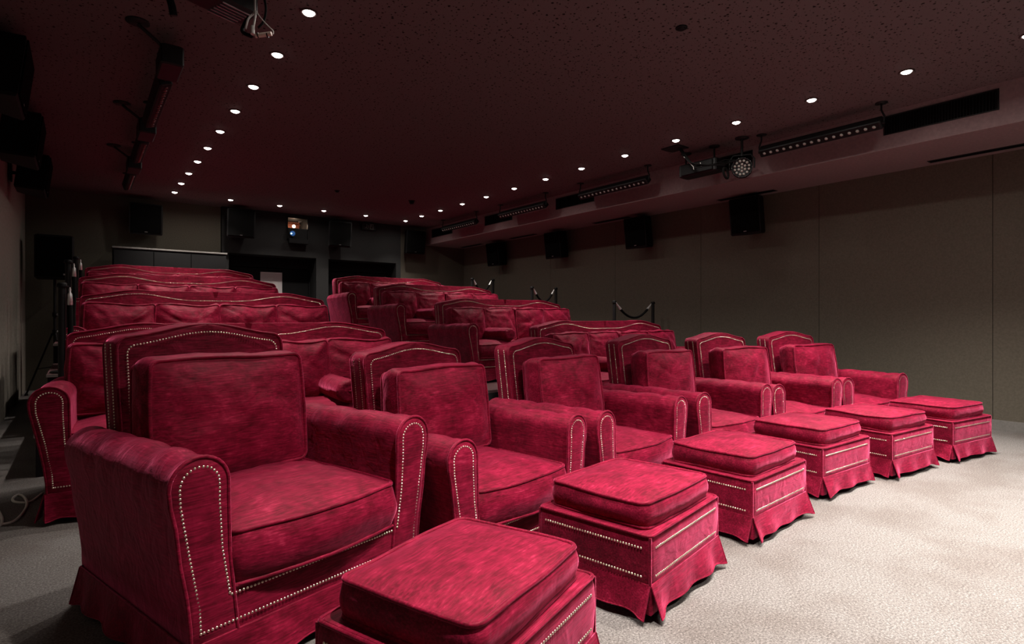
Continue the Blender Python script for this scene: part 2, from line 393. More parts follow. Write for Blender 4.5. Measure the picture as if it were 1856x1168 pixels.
def follow(path, step, off=0):
    """points every step along a polyline of 3-D points"""
    pts = [Vector(p) for p in path]; out = []; d = off
    for a, b in zip(pts[:-1], pts[1:]):
        l = (b - a).length
        while d < l: out.append(a + (b - a) * (d / l)); d += step
        d -= l
    return out
def nails(path, nrm, r=.0046, step=.0122):
    g = G()
    for p in follow(path, step): g.dome(p, nrm, r)
    return g
def join(*gs):
    g = G()
    for h in gs: g.add(h.v, h.f); g.sm[-len(h.f):] = h.sm if h.f else []
    return g

def skirt(x0, x1, y0, y1, ztop, zbot, flare, seed=0, wave=.010, back=True):
    """four panels hanging from a seam, swinging out at the corners, an inverted pleat behind each corner"""
    g = G(); per = [((x0, y0), (x1, y0), (0, -1)), ((x1, y0), (x1, y1), (1, 0)), ((x1, y1), (x0, y1), (0, 1)), ((x0, y1), (x0, y0), (-1, 0))]
    for k, (a, b, n_) in enumerate(per):
        if k == 2 and not back: continue
        ln = math.hypot(b[0] - a[0], b[1] - a[1]); nu = max(14, int(ln / .022))
        def f(u, v, a=a, b=b, n_=n_, ln=ln, k=k):
            x = a[0] + (b[0] - a[0]) * u; y = a[1] + (b[1] - a[1]) * u
            e = min(u, 1 - u) * ln; endf = math.exp(-(e / .05) ** 2)
            out_ = flare * v * (.60 + .50 * endf + .55 * noise.noise(Vector((x * 4 + seed, y * 4, k)))) + .004
            out_ += wave * v * math.sin(u * ln * 26 + seed + k) * (1 - endf)
            z = ztop - (ztop - zbot) * v + v * .012 * (1 - endf) * (1 + noise.noise(Vector((x * 6, y * 6, seed + 5))))
            tan = (b[0] - a[0]) / ln, (b[1] - a[1]) / ln
            sh = (.004 if u < .5 else -.004) * endf * v
            return (x + n_[0] * out_ + tan[0] * sh, y + n_[1] * out_ + tan[1] * sh, z)
        g.grid(f, nu, 9, flip=True)
        g.tube([f(i / (nu - 1), 1) for i in range(nu)], .003, 5)
        g.tube([f(0, j / 6) for j in range(7)], .003, 5); g.tube([f(1, j / 6) for j in range(7)], .003, 5)
    for cx, cy, dx, dy in ((x0, y0, -1, -1), (x1, y0, 1, -1), (x1, y1, 1, 1), (x0, y1, -1, 1)):
        w_ = .05
        def f(u, v, cx=cx, cy=cy, dx=dx, dy=dy):
            t_ = u * 2 - 1; ex = max(0, -t_) * w_; ey = max(0, t_) * w_
            return (cx - dx * ex + dx * .006 * v, cy - dy * ey + dy * .006 * v, ztop - (ztop - zbot - .006) * v)
        g.grid(f, 5, 4)
    g.tube([(x0, y0, ztop), (x1, y0, ztop), (x1, y1, ztop), (x0, y1, ztop), (x0, y0, ztop)], .0042, 6)
    return g

def arm(P, side):
    """scrolled arm: front outline swept back; side = -1 left, 1 right"""
    xi, xa, ha, zs, xo, xb, D = P['xi'], P['xa'], P['ha'], P['zs'], P['xo'], P['xb'], P['D']
    r = (xo - (xi + .0)) / 2; cx = (xo + xi) / 2; cz = ha - r
    out = [(xi - .03, zs), (xi - .018, zs + .12), (xi - .004, zs + .26)]
    out += [(xi, cz - .04)]
    out += [(cx - r * math.cos(a), cz + r * math.sin(a)) for a in [PI * i / 14 for i in range(15)]]
    out += [(xo - .004, cz - .045), (xo - .018, cz - .11), (xb + .030, zs + .26), (xb + .012, zs + .16), (xb + .002, zs + .07), (xb, zs)]
    n = len(out); g = G(); rings = []
    cxm = sum(p[0] for p in out) / n; czm = sum(p[1] for p in out) / n
    def fat(y): return 1
    ysl = [0] + [.012 + (D - .03) * (i / 22) for i in range(23)] + [D]
    for yi, y in enumerate(ysl):
        R = []
        e = .006 if yi == 0 or yi == len(ysl) - 1 else 0
        for i, (x, z) in enumerate(out):
            w_ = 0
            top = smooth01((z - ha * .55) / (ha * .4))
            if 0 < yi < len(ysl) - 1:
                w_ = .0045 * smooth01((z - zs) / .15) * noise.noise(Vector((x * 6, y * 9 + P['seed'] + side * 5, z * 5))) + .006 * top * abs(math.sin(y * 17 + side + 3 * noise.noise(Vector((x * 4, y * 3, z * 4))))) ** 6 * -1.4
            dx, dz = x - cxm, z - czm; l = math.hypot(dx, dz)
            k = 1 + (w_ - e) / l
            drop = -.02 * smooth01((y - .25) / D) * top
            R.append((side * (cxm + dx * k), y, czm + dz * k + drop))
        rings.append(R if side < 0 else R[::-1])
    g.rings(rings[1:], cap=False); g.rings(rings[:2], cap=False)
    g.add(rings[-1], [tuple(range(n))], False)
    h = G(); R2 = [[(side * (cxm + (x - cxm) * q), y, czm + (z - czm) * (1 - (1 - q) * .5)) for x, z in out] for q, y in ((.985, -.0005), (.93, -.004), (.7, -.007), (.35, -.0085))]
    if side < 0: R2 = [r_[::-1] for r_ in R2]
    h.rings(R2, cap=False); h.add(R2[-1], [tuple(range(n))])
    h.tube([(side * x, -.002, z) for x, z in out], .0062, 7)
    return g, h
def crest(P, x):
    """height of the top edge of the back at x"""
    W_ = P['wb']; u = abs(x) / W_
    if P['kind'] == 'chair':
        return P['hc'] + (P['hp'] - P['hc']) * (.5 + .5 * math.cos(PI * min(1, u * 1.08))) ** .9
    hump = math.exp(-((u - .60) / .27) ** 2)
    return P['hc'] + (P['hp'] - P['hc']) * hump + (P['hv'] - P['hc']) * math.exp(-(u / .22) ** 2) - .008 * (u > .93) * (u - .93) * 10
def back_outline(P, inset=0, n=44, z0=None):
    """front outline of the back (x, z) from lower left over the crest to lower right"""
    W_ = P['wb'] - inset; r = .05 - inset * .3; z0 = P['zs'] if z0 is None else z0
    pts = [(-W_ + .012 * smooth01((.8 - z) / .5), z) for z in [z0 + (P['hc'] - r - inset - z0) * i / 8 for i in range(9)]]
    zc = lambda x: crest(P, x) - inset
    for i in range(1, 6):
        a = PI / 2 * i / 5; x = -W_ + r - r * math.cos(a); pts.append((x, zc(-W_ + r) - r + r * math.sin(a)))
    for i in range(1, n):
        x = (-W_ + r) + 2 * (W_ - r) * i / n; pts.append((x, zc(x)))
    return pts + [(-x, z) for x, z in pts[:14][::-1]]
def lean(P, z): return P['yb'] - (P['hc'] - z) * P['tan']
def back(P):
    out = back_outline(P); n = len(out); g = G(); tb = P['tb']; rings = []
    cz = .6
    for yy, ins in ((0, 0), (.008, -.004), (tb * .35, -.007), (tb * .65, -.007), (tb - .008, -.004), (tb, 0)):
        R = []
        for x, z in out:
            sx = (1 if x > 0 else -1) * min(1, (abs(x) / P['wb']) ** 6); top = smooth01((z - (P['hc'] - .12)) / .1)
            R.append((x - ins * sx, lean(P, z) + yy, z - ins * top))
        rings.append(R)
    g.rings(rings, cap=False, close=False)
    for yy, fl in ((0, False), (tb, True)):      # padded faces: inner grid from rows of the outline
        m = n // 2; L_ = out[:m]; R_ = out[::-1][:m]
        def f(u, v, yy=yy):
            k = v * (m - 1); i = int(min(m - 2, k)); t_ = k - i
            lx = L_[i][0] + (L_[i + 1][0] - L_[i][0]) * t_; lz = L_[i][1] + (L_[i + 1][1] - L_[i][1]) * t_
            rx = R_[i][0] + (R_[i + 1][0] - R_[i][0]) * t_; rz = R_[i][1] + (R_[i + 1][1] - R_[i][1]) * t_
            x = lx + (rx - lx) * u; z = lz + (rz - lz) * u
            pad = .012 * math.sin(PI * u) ** .6 * (1 if yy == 0 else .4)
            return (x, lean(P, z) + yy + (-pad if yy == 0 else pad), z)
        g.grid(f, 24, m, flip=fl)
    for yy in (-.002, tb + .002):
        g.tube([(x, lean(P, z) + yy, z) for x, z in out], .0068, 7)
    return g
def bolster(seed=0):
    """round bolster, axis along y, gathered at the ends"""
    R, Ln = .088, .52; g = G(); rings = []
    prof = [(-.003, .012), (-.006, .03), (.002, .05), (-.004, .066), (.008, .08), (.02, .087), (.045, .09)] + [(.045 + (Ln - .09) * i / 10, .09) for i in range(1, 10)] + [(Ln - .045, .09), (Ln - .02, .087), (Ln - .008, .08), (Ln + .002, .05), (Ln + .003, .012)]
    for y, r in prof:
        Rr = []
        for k in range(40):
            a = 2 * PI * k / 40; end = 1 if (y < .03 or y > Ln - .03) else .25
            rr = r * (1 + .035 * end * math.sin(a * 13) + .03 * noise.noise(Vector((math.cos(a) * 2, y * 14, math.sin(a) * 2 + seed))))
            Rr.append((rr * math.cos(a), y, rr * math.sin(a) * .93))
        rings.append(Rr[::-1])
    g.rings(rings); g.lathe((0, 0, 0), [(.001, 0), (.012, 0), (.012, .006), (.001, .008)], 12)
    return g
def feet(pts, h, parent):
    for x, y in pts:
        g = G(); g.lathe((x, y, 0), [(.020, 0), (.024, .006), (.024, h * .5), (.03, h * .6), (.03, h)], 14); g.build('foot', M['foot'], parent)

def seat(P, label, cat, name):
    """builds an armchair or sofa at the origin: front face of the arms on y = 0"""
    t = thing(name, label, cat); ws = P.get('warp', lambda v: v)
    def put(g, nm, m=None, kind=None, lab=None):
        return g.xf(ws).build(nm, m or M['velvet'], t, kind, lab)
    zs, xi, xb, D = P['zs'], P['xi'], P['xb'], P['D']
    fr = G(); fr.box(-xi - .02, xi + .02, .0, D - .05, zs, P['zr'] + .02, .006)       # front rail and deck
    fr.tube([(-xi, .0, P['zr'] + .018), (xi, .0, P['zr'] + .018)], .006, 7)
    put(fr, 'seat_base')
    for s in (-1, 1):
        a, h = arm(P, s); put(a, 'arm', M['velvet_arm']); put(h, 'arm_front')
    b = put(back(P), 'backrest')
    # nailhead line on the front: up each arm, over, down, along the rail; and the long low row
    r = (P['xo'] - xi) / 2; cx = (P['xo'] + xi) / 2; cz = P['ha'] - r; ri = r - .028
    zl, zu = zs + .045, P['zr']
    armpath = [(xb - .026, -.006, zl), (xb - .022, -.006, zs + .12), (xb + .006, -.006, zs + .28), (P['xo'] - .03, -.006, cz - .05)]
    armpath += [(cx + ri * math.cos(a), -.006, cz + ri * math.sin(a)) for a in [PI * i / 10 for i in range(11)]]
    armpath += [(xi + .028, -.006, cz - .06), (xi + .020, -.006, zs + .28), (xi - .004, -.006, zu)]
    ng = nails([(-x, y, z) for x, y, z in armpath], (0, -1, 0)); ng = join(ng, nails(armpath, (0, -1, 0)))
    ng = join(ng, nails([(-xi + .01, -.004, zu), (xi - .01, -.004, zu)], (0, -1, 0)), nails([(-xb + .035, -.006, zl), (xb - .035, -.006, zl)], (0, -1, 0)))
    put(ng, 'nailhead_trim', M['nail'], 'stuff')
    # nails on the back: front face and the two rows down each side
    o2 = back_outline(P, .034, z0=P['ha'] - .08)
    bn = nails([(x, lean(P, z) - .012, z) for x, z in o2], (0, -1, .1))
    for s in (-1, 1):
        X = s * (P['wb'] + .006); zt = P['hc'] - .03; zb_ = P['ha'] - .04
        bn = join(bn, nails([(X, lean(P, zt) + .035, zt), (X, lean(P, zb_) + .035, zb_), (X, lean(P, zb_) + P['tb'] - .035, zb_), (X, lean(P, zt) + P['tb'] - .035, zt)], (s, 0, 0)))
    put(bn, 'nailhead_trim', M['nail'], 'stuff')
    put(skirt(-xb - .008, xb + .008, -.004, D - .02, zs + .012, .02, P['flare'], P['seed']), 'skirt')
    pl = G(); pl.box(-xb + .03, xb - .03, .03, D - .06, .04, zs + .01); put(pl, 'plinth', M['foot'])
    # cushions
    nc = P['seats']; cw = 2 * xi / nc
    for i in range(nc):
        g = cushion(cw - .012, P['sd'], P['sh'], .05, .048, (.034, .004, 0, .004), P['seed'] + i, .008, fold=.006, cre=.007)
        c = -xi + cw * (i + .5)
        g.xf(lambda v: Vector((v.x + c, v.y + P['sd'] / 2 - .004, v.z * (1 + .0) + P['zr'] + .02 + .02 * smooth01((.25 - v.y) / .5) * 0)))
        put(g, 'seat_cushion')
    nb = P['backs']; bwid = 2 * P['xc'] / nb
    for i in range(nb):
        g = cushion(bwid - .006, P['bh'], P['bt'], .035, .055, (0, .008, .012, .008), P['seed'] + 11 + i * 3, .010 if P['kind'] == 'chair' else .016, fold=.005 if P['kind'] == 'chair' else .011, cre=.008 if P['kind'] == 'chair' else .018, slouch=.012 if P['kind'] == 'chair' else .026)
        c = -P['xc'] + bwid * (i + .5); rx = P['crx'] + .03 * math.sin(i * 2.3 + P['seed']); tw = .03 * math.sin(i * 3.7 + P['seed'] * 2)
        mt = Matrix.Translation((c + P.get('cdx', 0), P['cy'], P['zr'] + .02 + P['sh'] + .012)) @ Matrix.Rotation(tw, 4, 'Z') @ Matrix.Rotation(rx, 4, 'X') @ Matrix.Translation((0, 0, P['bh'] / 2))
        # cushion lies in XY: stand it up so its top face looks to the front
        up = Matrix(((1, 0, 0, 0), (0, 0, -1, 0), (0, 1, 0, 0), (0, 0, 0, 1)))
        g.xf(lambda v: mt @ (up @ v)); put(g, 'back_cushion')
    if P['kind'] == 'sofa':
        for i, x in enumerate((-.50, .53)):
            g = bolster(i); zz = P['zr'] + .02 + P['sh'] + .085 + .034
            g.xf(lambda v: Vector((v.x + x, v.y + .02, v.z + zz))); put(g, 'bolster')
    feet([(sx * (xb - .08), y) for sx in (-1, 1) for y in (.07, D - .12)], P.get('fh', .1), t)
    return t

CH = dict(kind='chair', xi=.337, xa=.422, xo=.505, xb=.445, ha=.700, zs=.135, zr=.262, D=.93, seed=1, wb=.352, hc=1.030, hp=1.078, yb=.872, tb=.128, tan=.14,
          flare=.035, seats=1, sd=.70, sh=.165, backs=1, xc=.315, bh=.475, bt=.15, crx=-.13, cy=.70)
SO = dict(kind='sofa', xi=1.02, xa=1.11, xo=1.19, xb=1.115, ha=.735, zs=.150, zr=.285, D=.95, seed=4, wb=1.09, hc=.995, hp=1.066, hv=1.008, yb=.80, tb=.13, tan=.12,
          flare=.035, seats=2, sd=.66, sh=.165, backs=4, xc=1.06, bh=.44, bt=.14, crx=-.16, cy=.64)
# ---- armchairs: (x, y, turn in degrees)
SC = [1, .97, .955, .935, .970, .980]
chairs = [(.681, 1.981, 15.6), (1.728, 2.140, 10.35), (2.781, 2.260, 7.1), (3.907, 2.324, -.35), (4.794, 2.204, -5.85), (5.771, 2.057, -10.4)]
clab = ['red velvet armchair nearest the camera, leftmost of the front row, dark left side showing',
        'red velvet armchair second from the left in the front row, behind the two nearest footstools',
        'red velvet armchair third from the left in the front row, behind the third footstool',
        'red velvet armchair fourth from the left in the front row, its back framed by nailheads',
        'red velvet armchair fifth from the left in the front row, beside the last one',
        'red velvet armchair at the far right end of the front row against the olive wall']
GC = 'armchairs of the front row'
def warper(S):
    sh = 1.232 * S - 1.11
    def f(v):
        z = v.z * S - sh if v.z > .135 else v.z * (.135 * S - sh) / .135
        return Vector((v.x * S, v.y * S, z))
    return f
for i, (x, y, r) in enumerate(chairs):
    P = dict(CH); P['seed'] = 1 + i * 2
    if i: P['warp'] = warper(SC[i]); x, y = x * SC[i], y * SC[i]; P['fh'] = .05
    P['cdx'] = [-.025, 0, .015, -.01, .01, .02][i]
    t = seat(P, clab[i], 'armchair', 'armchair'); tag(t, None, None, GC); t.location = (x, y, 0); t.rotation_euler = (0, 0, math.radians(r))
# ---- sofas
sofas = [('L1', .968, 3.83, 0, -3.3), ('L2', 1.065, 5.553, .30, -1.3), ('L3', 1.072, 7.452, .57, .2), ('L4', 1.143, 9.068, .80, .5),
         ('R1', 5.103, 3.983, 0, .4), ('R2', 4.873, 5.715, .30, .9), ('R3', 4.710, 7.332, .57, 1.3), ('R4', 4.706, 9.120, .80, .6)]
slab = {'L1': 'red velvet four-cushion sofa on the floor directly behind the nearest armchairs, left block',
        'L2': 'red velvet four-cushion sofa on the lowest platform, left block, all four back cushions in view',
        'L3': 'red velvet sofa on the middle platform, left block, only its crest and cushion tops showing',
        'L4': 'red velvet sofa highest and farthest back in the left block, before the black partition',
        'R1': 'red velvet four-cushion sofa nearest in the right block, behind the third and fourth armchairs',
        'R2': 'red velvet four-cushion sofa on the lowest platform, right block, dark bolster end in view',
        'R3': 'red velvet four-cushion sofa on the middle platform, right block',
        'R4': 'red velvet sofa highest and farthest back in the right block, before the right-hand doorway'}
protoL = protoR = None
for nm, x, y, z, r in sofas:
    if nm == 'L1': P = dict(SO); protoL = t = seat(P, slab[nm], 'sofa', 'sofa')
    elif nm == 'R1': P = dict(SO); P['seed'] = 9; protoR = t = seat(P, slab[nm], 'sofa', 'sofa')
    else: t = copy_tree(protoL if nm[0] == 'L' else protoR)
    tag(t, slab[nm], 'sofa', 'sofas of the %s block' % ('left' if nm[0] == 'L' else 'right'))
    t.location = (x, y, z); t.rotation_euler = (0, 0, math.radians(r))
# ---- footstools
otts = [(.880, 1.361, 19.98), (1.902, 1.628, 11.35), (2.896, 1.738, 3.83), (3.902, 1.808, -2.0), (4.726, 1.694, -4.98), (5.618, 1.563, -8.46)]
olab = ['red velvet footstool nearest the camera, cut off by the lower edge of the photo',
        'red velvet footstool second from the camera, its corner pleat kicked open on the floor',
        'red velvet footstool third from the camera, with two nailhead rows on each side',
        'red velvet footstool fourth from the camera, its skirt swinging out at the right corner',
        'red velvet footstool fifth from the camera, its skirt hem lifted and rippled',
        'red velvet footstool farthest from the camera, at the right end of the row']
for i, (x, y, r) in enumerate(otts):
    t = thing('footstool', olab[i], 'footstool', (x, y, 0), math.radians(r), 'footstools before the armchairs')
    bw, bd, zt, zs = .318, .256, .312, .132
    g = G(); out = roundrect(bw * 2, bd * 2, .022, 4, per=12); rings = []
    for z, e in ((zs, 0), (.16, .003), (.22, .006), (.28, .004), (.304, 0), (.312, -.008)):
        rings.append([(px * (1 + e / bw), py * (1 + e / bd), z + .002 * noise.noise(Vector((px * 9, py * 9, i)))) for px, py in out])
    g.rings(rings, cap=False); g.add(rings[-1], [tuple(range(len(out)))], False)
    g.tube([(px, py, .309) for px, py in out], .006, 7, closed=True)
    for sx in (-1, 1):
        for sy in (-1, 1): g.tube([(sx * (bw - .002), sy * (bd - .002), z) for z in (zs, .2, .26, .306)], .0058, 7)
    g.build('footstool_body', M['velvet'], t)
    skirt(-bw, bw, -bd, bd, zs, .022, .036, i * 2.1, .008).build('skirt', M['velvet'], t)
    c = cushion(.272 * 2, .224 * 2, .092, .035, .028, (.006, .006, .006, .006), i + 20, .005, fold=.003)
    tw = [.02, -.03, .01, .03, -.02, .02][i]; mt = Matrix.Translation((0, .0, .318)) @ Matrix.Rotation(tw, 4, 'Z')
    c.xf(lambda v: mt @ v); c.build('cushion', M['velvet'], t)
    g = G()
    for z in (.264, .160):
        for s in (-1, 1):
            g = join(g, nails([(-bw + .035, s * (bd + .005), z), (bw - .035, s * (bd + .005), z)], (0, s, 0)), nails([(s * (bw + .006), -bd + .035, z), (s * (bw + .006), bd - .035, z)], (s, 0, 0)))
    g.build('nailhead_trim', M['nail'], t, 'stuff')
    g = G(); g.box(-bw + .03, bw - .03, -bd + .03, bd - .03, .045, zs + .01); g.build('plinth', M['foot'], t)
    feet([(sx * (bw - .05), sy * (bd - .05)) for sx in (-1, 1) for sy in (-1, 1)], zs, t)

# ================================================================== ceiling lamps
ordn = ['nearest', 'second', 'third', 'fourth', 'fifth', 'sixth', 'seventh', 'eighth', 'ninth', 'tenth', 'eleventh', 'twelfth', 'thirteenth', 'fourteenth']
lampdata = bpy.data.lights.new('downlight_beam', 'AREA'); lampdata.shape = 'DISK'; lampdata.size = .07; lampdata.energy = LAMP_SPILL
lampdata.color = LAMP_COL; lampdata.spread = math.radians(165)
beamdata = bpy.data.lights.new('downlight_cone', 'SPOT'); beamdata.energy = LAMP_BEAM; beamdata.color = LAMP_COL
beamdata.spot_size = math.radians(LAMP_CONE); beamdata.spot_blend = 1; beamdata.shadow_soft_size = .03
lampdata2 = lampdata.copy(); lampdata2.energy = FRONT_SPILL
beamdata2 = beamdata.copy(); beamdata2.energy = FRONT_BEAM
def make_downlight(lampdata, beamdata):
    t = thing('downlight', 'x', 'lamp')
    g = G(); g.lathe((0, 0, 0), [(.040, -.001), (.056, -.001), (.056, -.005), (.050, -.008), (.040, -.006), (.036, -.001)], 28); g.build('trim_ring', M['ring'], t)
    g = G(); g.lathe((0, 0, 0), [(.0005, -.020), (.014, -.019), (.028, -.014), (.037, -.006), (.040, -.0012), (.0005, -.001)], 28); g.build('lens', M['lamp'], t)
    o = bpy.data.objects.new('lamp', lampdata); COL.objects.link(o); o.parent = t; o.location = (0, 0, -.022)
    o = bpy.data.objects.new('lamp', beamdata); COL.objects.link(o); o.parent = t; o.location = (0, 0, -.026)
    return t
protos = {}
def dl(x, y, label, group):
    k = y < 2
    if k not in protos: protos[k] = t = make_downlight(lampdata2, beamdata2) if k else make_downlight(lampdata, beamdata)
    else: t = copy_tree(protos[k])
    t.location = (x, y, CEIL); tag(t, label, 'lamp', group)
for i, y in enumerate(left_y): dl(LX, y, 'lit ceiling downlight, %s of the left-hand line counted from the camera' % ordn[i], 'downlights of the left line')
for i, y in enumerate(left_front_y): dl(LX, y, 'lit round ceiling downlight of the left-hand line, above the camera side of the picture', 'downlights out of view')
for i, y in enumerate(right_y): dl(RX, y, 'lit ceiling downlight, %s of the right-hand line counted from the camera' % ordn[i], 'downlights of the right line')
for i, x in enumerate(back_x): dl(x, BY, 'lit ceiling downlight, %s from the left in the far cross line by the back wall' % ['first', 'second', 'third', 'fourth'][i], 'downlights of the far line')
for i, x in enumerate(front_x): dl(x, FY, 'lit round ceiling downlight at the top right edge of the photo' if i == 0 else 'lit round ceiling downlight of the near cross line above the picture, %s from the right' % ordn[i], 'downlights of the near line' if i == 0 else 'downlights out of view')

for i, x in enumerate(fill_x): dl(x, SY, 'added fill downlight on the ceiling behind the camera, unseen, %s from the right' % ordn[i], 'added fill lamps behind the camera')

# ================================================================== things on the ceiling and bulkhead
def disc(x, y, r, h, label, cat, nm):
    t = thing(nm, label, cat, (x, y, CEIL))
    g = G(); g.lathe((0, 0, 0), [(r, 0), (r, -.006), (r * .8, -.010), (.001, -.011)], 24); g.build('base', M['blackplastic'], t)
    g = G(); g.lathe((0, 0, 0), [(r * .72, -.010), (r * .66, -h * .7), (r * .4, -h), (.001, -h)], 20); g.build('sensor_head', M['blackplastic'], t)
disc(3.25, 2.34, .040, .020, 'small black round detector on the front of the ceiling, upper right', 'detector', 'smoke_detector')
disc(4.45, 8.60, .060, .060, 'black round detector on the ceiling near the corner where the lamp lines meet', 'detector', 'smoke_detector')
disc(3.17, 8.62, .040, .030, 'small flat detector on the ceiling before the projection window', 'detector', 'smoke_detector')

def air_grille(a, b, label):
    t = thing('air_grille', label, 'vent', (6.138, (a + b) / 2, 2.95), 0, 'grilles in the bulkhead face'); L2 = (b - a) / 2
    g = G(); g.box(-.006, 0, -L2, L2, -.09, -.08); g.box(-.006, 0, -L2, L2, .08, .09); g.box(-.006, 0, -L2, -L2 + .012, -.08, .08); g.box(-.006, 0, L2 - .012, L2, -.08, .08); g.build('grille_frame', M['black'], t)
    g = G(); g.box(-.001, .0, -L2 + .01, L2 - .01, -.08, .08); g.build('backing', M['blackcloth'], t)
    g = G(); n = int((b - a) / .022)
    for k in range(n):
        y = -L2 + .02 + k * .022; g.box(-.006, -.001, y, y + .004, -.08, .08)
    g.build('grille_bars', M['blackplastic'], t, 'stuff')
ord5 = ['nearest', 'second', 'third', 'fourth', 'farthest']
for i, a in enumerate((1.26, 3.45, 5.97, 8.0, 10.05)): air_grille(a, a + .86, 'black slotted air grille in the bulkhead face, %s from the camera' % ord5[i])
for i, a in enumerate((1.20, 3.62, 6.0, 8.35, 10.2)):
    t = thing('slot_vent', 'long black slot vent in the bulkhead underside, %s from the camera' % ord5[i], 'vent', (6.98, a + .4, 2.723), 0, 'slot vents under the bulkhead')
    g = G(); g.box(-.055, .055, -.4, .4, -.004, 0, .001); g.build('slot_frame', M['black'], t)
    for s in (-.022, .022):
        g = G(); g.box(s - .015, s + .015, -.39, .39, -.0055, -.004); g.build('slot', M['blackcloth'], t)

def light_bar(px, y0, y1, label, cat_group, tilt, side, lit, nled=16, box=True):
    """LED batten hung from the ceiling on two yokes; tilt turns its face"""
    t = thing('light_bar', label, 'stage light', (px, (y0 + y1) / 2, 2.90), 0, cat_group); L2 = (y1 - y0) / 2
    R = Matrix.Rotation(tilt, 4, 'Y')
    g = G(); g.box(-.045, .045, -L2, L2, -.040, .055, .008); g.xf(lambda v: R @ v); hs = g.build('housing', M['black'], t)
    g = G(); g.box(-.036, .036, -L2 + .02, L2 - .02, -.0425, -.040); g.xf(lambda v: R @ v); g.build('front_glass', M['blackplastic'], t)
    for k in range(nled):
        y = -L2 + .06 + (2 * L2 - .12) * k / (nled - 1)
        g = G(); g.lathe((0, 0, 0), [(.001, -.008), (.012, -.006), (.016, 0), (.001, 0)], 12); g.xf(lambda v: R @ (v + Vector((0, y, -.0425)))); g.build('led_lens', M['lampglass'] if lit else M['ledred'], hs)
    for s in (-1, 1):
        g = G(); y = s * (L2 - .04)
        g.tube([(0, y + s * .05, 0), (0, y + s * .055, .06), (0, y + s * .03, .12), (0, y + s * .03, .185)], .009, 8); g.lathe((0, y + s * .03, 0), [(.001, .188), (.05, .188), (.05, .180), (.001, .178)], 16)
        g.tube([(0, y, 0), (0, y + s * .06, 0)], .012, 8); g.build('yoke', M['black'], t)
    if box:
        g = G(); g.box(-.07, .07, -L2 - .46, -L2 - .12, -.05, .09, .01); g.build('power_box', M['black'], t)
        g = G(); g.tube([(0, -L2 - .2, .0), (.03, -L2 - .1, -.03), (0, -L2, 0)], .007, 6); g.build('cable', M['rope'], t)
        g = G(); g.tube([(-.03, -L2 - .4, .06), (-.10, -L2 - .44, .1), (-.20, -L2 - .45, .17)], .012, 6); g.lathe((-.20, -L2 - .45, 0), [(.001, .188), (.07, .188), (.07, .178), (.001, .176)], 18)
        g.build('ceiling_arm', M['black'], t)
M['ledred'] = mat('dark_red_led', (.10, .02, .02), .25)
for i, (a, b) in enumerate(((4.95, 6.15), (6.75, 7.65), (8.35, 9.35))):
    light_bar(.50, a, b, 'black LED batten under the ceiling at the left, %s from the camera' % ord5[i], 'LED battens at the left', -.35, -1, False, 18)
for i, (a, b) in enumerate(((2.03, 3.20), (4.72, 5.98), (6.75, 7.98), (8.72, 9.95))):
    light_bar(5.85, a, b, 'black LED batten with a row of round lenses before the bulkhead, %s from the camera' % ord5[i], 'LED battens at the bulkhead', .75, 1, True, 16, box=False)
# round LED spotlight and its neighbours, hung before the bulkhead
def par_can(loc, yaw, pitch, label, lens=True):
    t = thing('spotlight', label, 'stage light', loc)
    R = Matrix.Rotation(yaw, 4, 'Z') @ Matrix.Rotation(pitch, 4, 'X')       # faces -Y, then turned
    prof = [(.001, .20), (.06, .20), (.085, .17), (.105, .10), (.108, .0), (.098, .0), (.094, .012), (.001, .013)]
    g = G(); g.lathe((0, 0, 0), prof, 28); F = Matrix.Rotation(-PI / 2, 4, 'X'); g.xf(lambda v: R @ (F @ v)); hs = g.build('housing', M['black'], t)
    if lens:
        for rr, n, a0 in ((0, 1, 0), (.036, 6, PI / 2), (.074, 12, PI / 12)):
            for k in range(n):
                a = a0 + 2 * PI * k / n
                g = G(); g.lathe((0, 0, 0), [(.001, -.009), (.010, -.007), (.0155, 0), (.001, 0)], 12)
                g.xf(lambda v: R @ (F @ (v + Vector((rr * math.cos(a), rr * math.sin(a), .011))))); g.build('led_lens', M['lampglass'], hs)
        g = G()
        for k in range(10):
            a = 2 * PI * k / 10; g.dome(R @ (F @ Vector((.104 * math.cos(a), .104 * math.sin(a), -.002))), R @ Vector((0, -1, 0)), .004)
        g.build('rim_screws', M['fin'], hs, 'stuff')
    else:
        g = G(); g.lathe((0, 0, 0), [(.001, .008), (.09, .010), (.09, .012), (.001, .013)], 24); g.xf(lambda v: R @ (F @ v)); g.build('front_glass', M['blackplastic'], hs)
    g = G(); h = CEIL - loc[2]
    g.tube([(-.125, .06, 0), (-.125, .06, .10), (-.09, .06, .15), (.09, .06, .15), (.125, .06, .10), (.125, .06, 0)], .009, 8)
    g.xf(lambda v: Matrix.Rotation(yaw, 4, 'Z') @ v)
    c = Matrix.Rotation(yaw, 4, 'Z') @ Vector((0, .06, 0)); g.cyl((c.x, c.y), .014, .14, h - .012, 10); g.lathe((c.x, c.y, 0), [(.001, h), (.07, h), (.07, h - .012), (.001, h - .014)], 18)
    g.build('yoke', M['black'], t)
    return t
par_can((5.72, 3.34, 2.745), math.radians(-60), math.radians(4), 'black spotlight with a round face of many small pale lenses, before the bulkhead')
t = thing('moving_light', 'black box-shaped stage light beside the round spotlight, before the bulkhead', 'stage light', (5.80, 3.85, 2.86))
g = G(); g.box(-.09, .09, -.20, .30, -.075, .075, .012); g.build('housing', M['black'], t)
g = G(); g.box(-.105, -.09, -.16, .26, -.06, .06, .004); g.build('side_cover', M['blackplastic'], t)
for y in (-.12, .26):
    g = G(); g.cyl((0, y), .012, .07, .216, 10); g.lathe((0, y, 0), [(.001, .228), (.06, .228), (.06, .216), (.001, .214)], 18); g.build('mount', M['black'], t)
